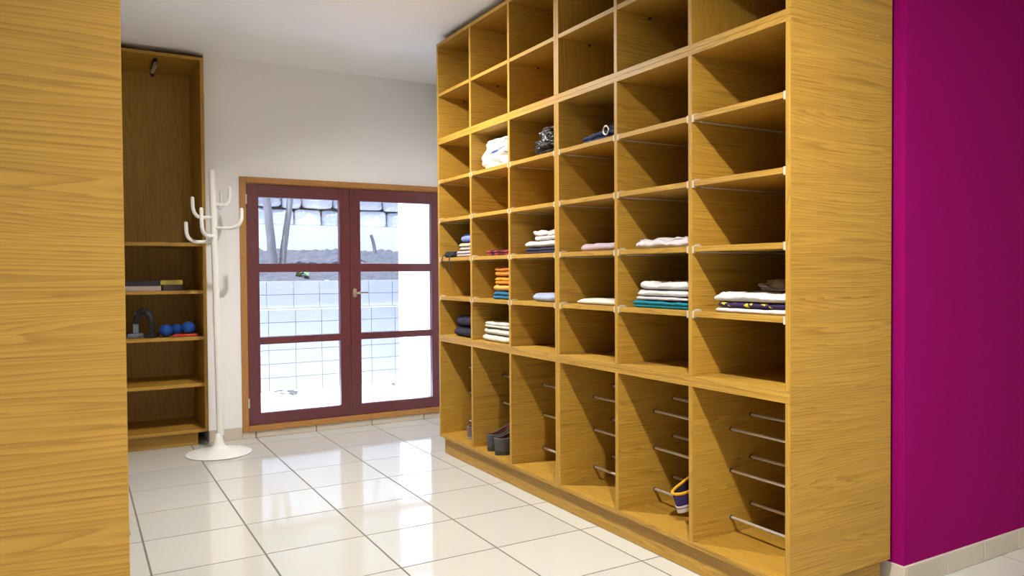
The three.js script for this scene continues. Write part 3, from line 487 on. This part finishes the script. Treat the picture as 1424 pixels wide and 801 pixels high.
// ---------------------------------------------------------------- outside: terrace, planter, walls, trees
{
  struct('terrace_floor', bx(-4, 9, -0.12, -0.02, -8.3, ZN - 0.2, 'x', 0), M.outWhite, [0, 0, 0], 'bright white terrace floor outside the door', 'terrace');
  const ap = struct('terrace_threshold', bx(1.02, 9, -0.12, -0.02, ZN - 0.2, ZD - 0.2, 'x', 0), M.outWhite);
  const ret = struct('wall_terrace_side', bx(2.94, 3.3, -0.02, 3.4, -7.474, ZD - 0.2, 'x', 0), M.outWhite, [0, 0, 0], 'white plastered terrace wall outside the door', 'wall');
  ret.name = 'wall_terrace_side';
  struct('roof', bx(XL - 0.3, XR + 0.3, CEIL + 0.2, CEIL + 0.45, ZN - 0.3, ZB + 0.3, 'x', 0), M.outWhite);
  const sk = new THREE.Group(); sk.name = 'baseboard_terrace'; sk.userData.kind = 'structure'; scene.add(sk); tag(sk, 'small pale tiles along the foot of the terrace wall', 'baseboard');
  for (let i = 0; i < 13; i++) mesh('skirting_tile', bx(2.93, 2.9395, -0.0195, 0.06, -7.47 + i * 0.109, -7.47 + i * 0.109 + 0.104, 'x', 0.001), M.outTile, sk);
  const pw = thing('planter_wall', 'low white tiled planter wall with a narrow ledge', 'planter', [0, -0.02, -8.118]);
  mesh('wall_core', mergeGeometries([bx(-1, 6, 0, 0.855, -0.2, -0.008, 'x', 0), bx(-1, 6, 0.855, 1.15, -0.12, -0.08, 'x', 0)]), M.outGrout, pw);
  const tg = new RoundedBoxGeometry(0.275, 0.1405, 0.01, 1, 0.002); tg.clearGroups();
  for (let r = 0; r < 8; r++) for (let c = 0; c < 9; c++) mesh('wall_tile', tg, M.outTile, pw, [1.0475 + c * 0.2795 + (r < 6 ? 0 : 0.0), 0.0735 + r * 0.1447, r < 6 ? -0.003 : -0.075]);
  mesh('ledge', bx(-1, 6, 0.8565, 0.862, -0.08, 0.004, 'x', 0.001), M.outWhite, pw);
  // soil bank rising to the retaining wall
  const sg = new THREE.PlaneGeometry(9, 1.75, 300, 60); const p = sg.attributes.position;
  for (let i = 0; i < p.count; i++) { const x = p.getX(i) + 2.5, v = 1 - (p.getY(i) / 1.75 + 0.5), z = -9.71 + v * 1.465; p.setXYZ(i, x, 1.118 + 0.40 * (1 - v) + 0.03 * noise.noise(x * 3, z * 3, 1) + 0.034 * noise.noise(x * 11, z * 11, 2) + 0.016 * noise.noise(x * 27, z * 27, 5), z); }
  sg.computeVertexNormals();
  const soil = mesh('soil', sg, std({ color: lin(0.052, 0.05, 0.048), roughness: 1 })); soil.userData.kind = 'stuff'; tag(soil, 'bare earth bank behind the planter wall', 'soil');
  struct('wall_retaining', bx(-3, 8, 1.2, 1.83, -9.98, -9.72, 'x', 0), M.outWhite, [0, 0, 0], 'white retaining wall between earth and stone wall', 'wall');
  const stoneMats = [0, 1, 2].map((i) => std({ color: lin(0.30 + 0.04 * i, 0.30 + 0.035 * i, 0.29 + 0.03 * i), roughness: 0.95 }));
  const sw = thing('stone_wall', 'rough grey stone wall above the white retaining wall', 'stone wall', [0, 1.83, -10.1]);
  mesh('wall_core', bx(-3, 8, 0, 1.4, -0.4, -0.10, 'x', 0), stoneMats[1], sw);
  const stone = (x0, x1, y0, y1, seed) => {
    let g = new THREE.BoxGeometry(2, 2, 2, 10, 8, 4); g.deleteAttribute('normal'); g.deleteAttribute('uv'); g = mergeVertices(g, 1e-4); const q = g.attributes.position, w = (x1 - x0) / 2 - 0.008, h = (y1 - y0) / 2 - 0.008;
    for (let i = 0; i < q.count; i++) { const a = q.getX(i), b = q.getY(i), c = q.getZ(i), rc = 1 - 0.10 * Math.pow(Math.abs(a * b), 4), nz = noise.noise(a * 1.6 + seed * 7, b * 1.6, c + seed), nf = noise.noise(a * 5 + seed, b * 5 - seed, c);
      q.setXYZ(i, (x0 + x1) / 2 + a * w * rc * (1 + 0.05 * nz), (y0 + y1) / 2 + b * h * rc * (1 + 0.06 * nz), c * 0.11 * (1 - 0.35 * Math.pow(Math.max(Math.abs(a), Math.abs(b)), 4)) + 0.02 * nf + 0.015 * nz); }
    g.computeVertexNormals(); mesh('stone', g, stoneMats[seed % 3], sw);
  };
  const rr = rngOf(91); let sd = 1;
  const courses = [[0.0, 0.235], [0.235, 0.47], [0.47, 0.78], [0.78, 1.05], [1.05, 1.4]];
  const marks = [[1.0, 1.35, 1.72, 2.16, 2.5, 2.86, 3.10, 3.36, 3.78, 4.2, 4.6, 5.1], [0.9, 1.3, 1.8, 2.02, 2.34, 2.6, 3.02, 3.30, 3.72, 4.1, 4.6, 5.1]];
  courses.forEach(([a, b], k) => { let xs = marks[k]; if (!xs) { xs = [0.9]; while (xs[xs.length - 1] < 5) xs.push(xs[xs.length - 1] + 0.28 + rr() * 0.3); } for (let i = 0; i + 1 < xs.length; i++) stone(xs[i], xs[i + 1], a + (rr() - 0.5) * 0.02 * (k > 0), b + (rr() - 0.5) * 0.02, sd++); });
  const bark = std({ color: lin(0.22, 0.20, 0.18), roughness: 1 });
  const trunk = (name, label, pts, r0, r1) => {
    const g = tube(pts, 1, 40, 14), q = g.attributes.position, curve = new THREE.CatmullRomCurve3(pts.map((a) => new THREE.Vector3(...a)));
    for (let i = 0; i <= 40; i++) { const c = curve.getPointAt(i / 40), r = r0 + (r1 - r0) * i / 40; for (let j = 0; j <= 14; j++) { const k = i * 15 + j, a = (j % 14) / 14 * 6.283, rr2 = r * (1 + 0.16 * noise.noise(Math.cos(a) * 2.5, i * 0.35, Math.sin(a) * 2.5)); q.setXYZ(k, c.x + (q.getX(k) - c.x) * rr2, c.y + (q.getY(k) - c.y) * rr2, c.z + (q.getZ(k) - c.z) * rr2); } }
    g.computeVertexNormals(); const t = thing(name, label, 'tree', [0, 0, 0]); mesh('trunk', g, bark, t); return t;
  };
  const top = (t, a, pts) => mesh('branch', tube([a, ...pts], 0.022, 16, 8), bark, t);
  const t1 = trunk('tree', 'thicker grey tree trunk leaning away from the thin trunk outside', [[2.0, 1.28, -9.0], [1.975, 1.6, -9.0], [1.95, 1.9, -9.0], [1.925, 2.2, -9.0], [1.93, 3.0, -9.0]], 0.052, 0.036);
  top(t1, [1.93, 2.9, -9.0], [[1.8, 3.2, -8.95], [1.6, 3.5, -8.9]]);
  const t2 = trunk('tree', 'thinner grey tree trunk slanting towards the stone wall outside', [[2.10, 1.28, -9.0], [2.125, 1.55, -9.0], [2.17, 1.85, -9.0], [2.21, 2.15, -9.0], [2.3, 3.0, -9.0]], 0.040, 0.028);
  top(t2, [2.29, 2.9, -9.0], [[2.45, 3.2, -9.05], [2.7, 3.45, -9.1]]);
  const st = trunk('tree_stump', 'short cut stump standing in the earth outside', [[3.40, 1.40, -9.45], [3.385, 1.55, -9.45], [3.36, 1.66, -9.45], [3.34, 1.71, -9.45]], 0.026, 0.02); st.userData.category = 'stump';
  const leafShape = new THREE.Shape(); leafShape.moveTo(0, -0.05); leafShape.quadraticCurveTo(0.035, 0, 0, 0.05); leafShape.quadraticCurveTo(-0.035, 0, 0, -0.05);
  const lg = new THREE.ExtrudeGeometry(leafShape, { depth: 0.002, bevelEnabled: false }); lg.rotateX(-Math.PI / 2);
  const lr = rngOf(5), dry = std({ color: lin(0.05, 0.045, 0.038), roughness: 0.9 });
  for (let i = 0; i < 14; i++) { const grp = i < 11, m = mesh('dry_leaf', lg, dry, scene, grp ? [1.76 + lr() * 0.24, -0.016, -7.80 - lr() * 0.26] : [2.98 + lr() * 0.08, -0.016, -7.85 - lr() * 0.1]); m.rotation.set((lr() - 0.5) * 0.3, lr() * 6, (lr() - 0.5) * 0.3); m.position.y += 0.012; const s = 0.9 + lr() * 0.6; m.scale.set(s, s, s); tag(m, grp ? 'dry leaf in the small heap on the terrace floor' : 'dry leaf lying in the corner by the terrace wall', 'leaf', grp ? 'dry leaves in the heap on the terrace' : 'dry leaves by the terrace wall'); }
  const pl = thing('green_plant', 'small green leafy plant in the earth above the planter tiles', 'plant', [2.2, 1.19, -8.5]);
  const gm = std({ color: lin(0.10, 0.20, 0.06), roughness: 0.7, side: THREE.DoubleSide });
  for (let i = 0; i < 7; i++) { const m = mesh('leaf', lg, gm, pl); m.rotation.set(0.4 + lr() * 0.4, i * 0.9, lr() * 0.5, 'YXZ'); m.position.set(Math.cos(i) * 0.05, 0.03, Math.sin(i) * 0.04); m.scale.setScalar(1.2); }
}

// ---------------------------------------------------------------- ceiling downlights
LAMP_SPOTS.forEach(([x, z], i) => {
  const d = thing('downlight', i === 2 ? 'round white ceiling spotlight pointing straight down behind the tall cabinet end' : i ? 'round white ceiling spotlight beside the tall cabinet, turned to the shelving' : 'round white ceiling spotlight by the door, turned to the shelving', 'lamp', [x, CEIL, z], 'ceiling spotlights');
  const ring = new THREE.LatheGeometry([[0.058, -0.001], [0.062, -0.009], [0.082, -0.006], [0.086, -0.0005], [0.058, -0.0005]].map((p) => new THREE.Vector2(...p)), 36); mesh('trim_ring', ring, M.lampRim, d);
  const ball = new THREE.Group(); ball.name = 'eyeball'; d.add(ball); ball.position.y = 0.012; ball.rotation.z = i === 2 ? 0 : i ? 0.26 : 0.37;
  const can = new THREE.LatheGeometry([[0.056, 0.004], [0.055, -0.018], [0.049, -0.036], [0.044, -0.036], [0.044, -0.030], [0.0, -0.030]].map((p) => new THREE.Vector2(...p)), 32); mesh('housing', can, M.lampRim, ball);
  mesh('lens', cyl(0.042, 0.042, 0.003, 32), M.lampLens, ball, [0, -0.0325, 0]);
  const L = new THREE.SpotLight(LAMP_COLOR, LAMP_CD * [0.84, 1.04, 0.85][i], 0, 1.32, 0.85, 2); L.name = 'lamp_light'; L.position.set(0, -0.045, 0); L.target.position.set(0, -1, 0); L.target.name = 'lamp_target'; L.castShadow = true; L.shadow.radius = 2.2; L.shadow.mapSize.set(1024, 1024); ball.add(L, L.target);
});
renderer.render(scene, camera);
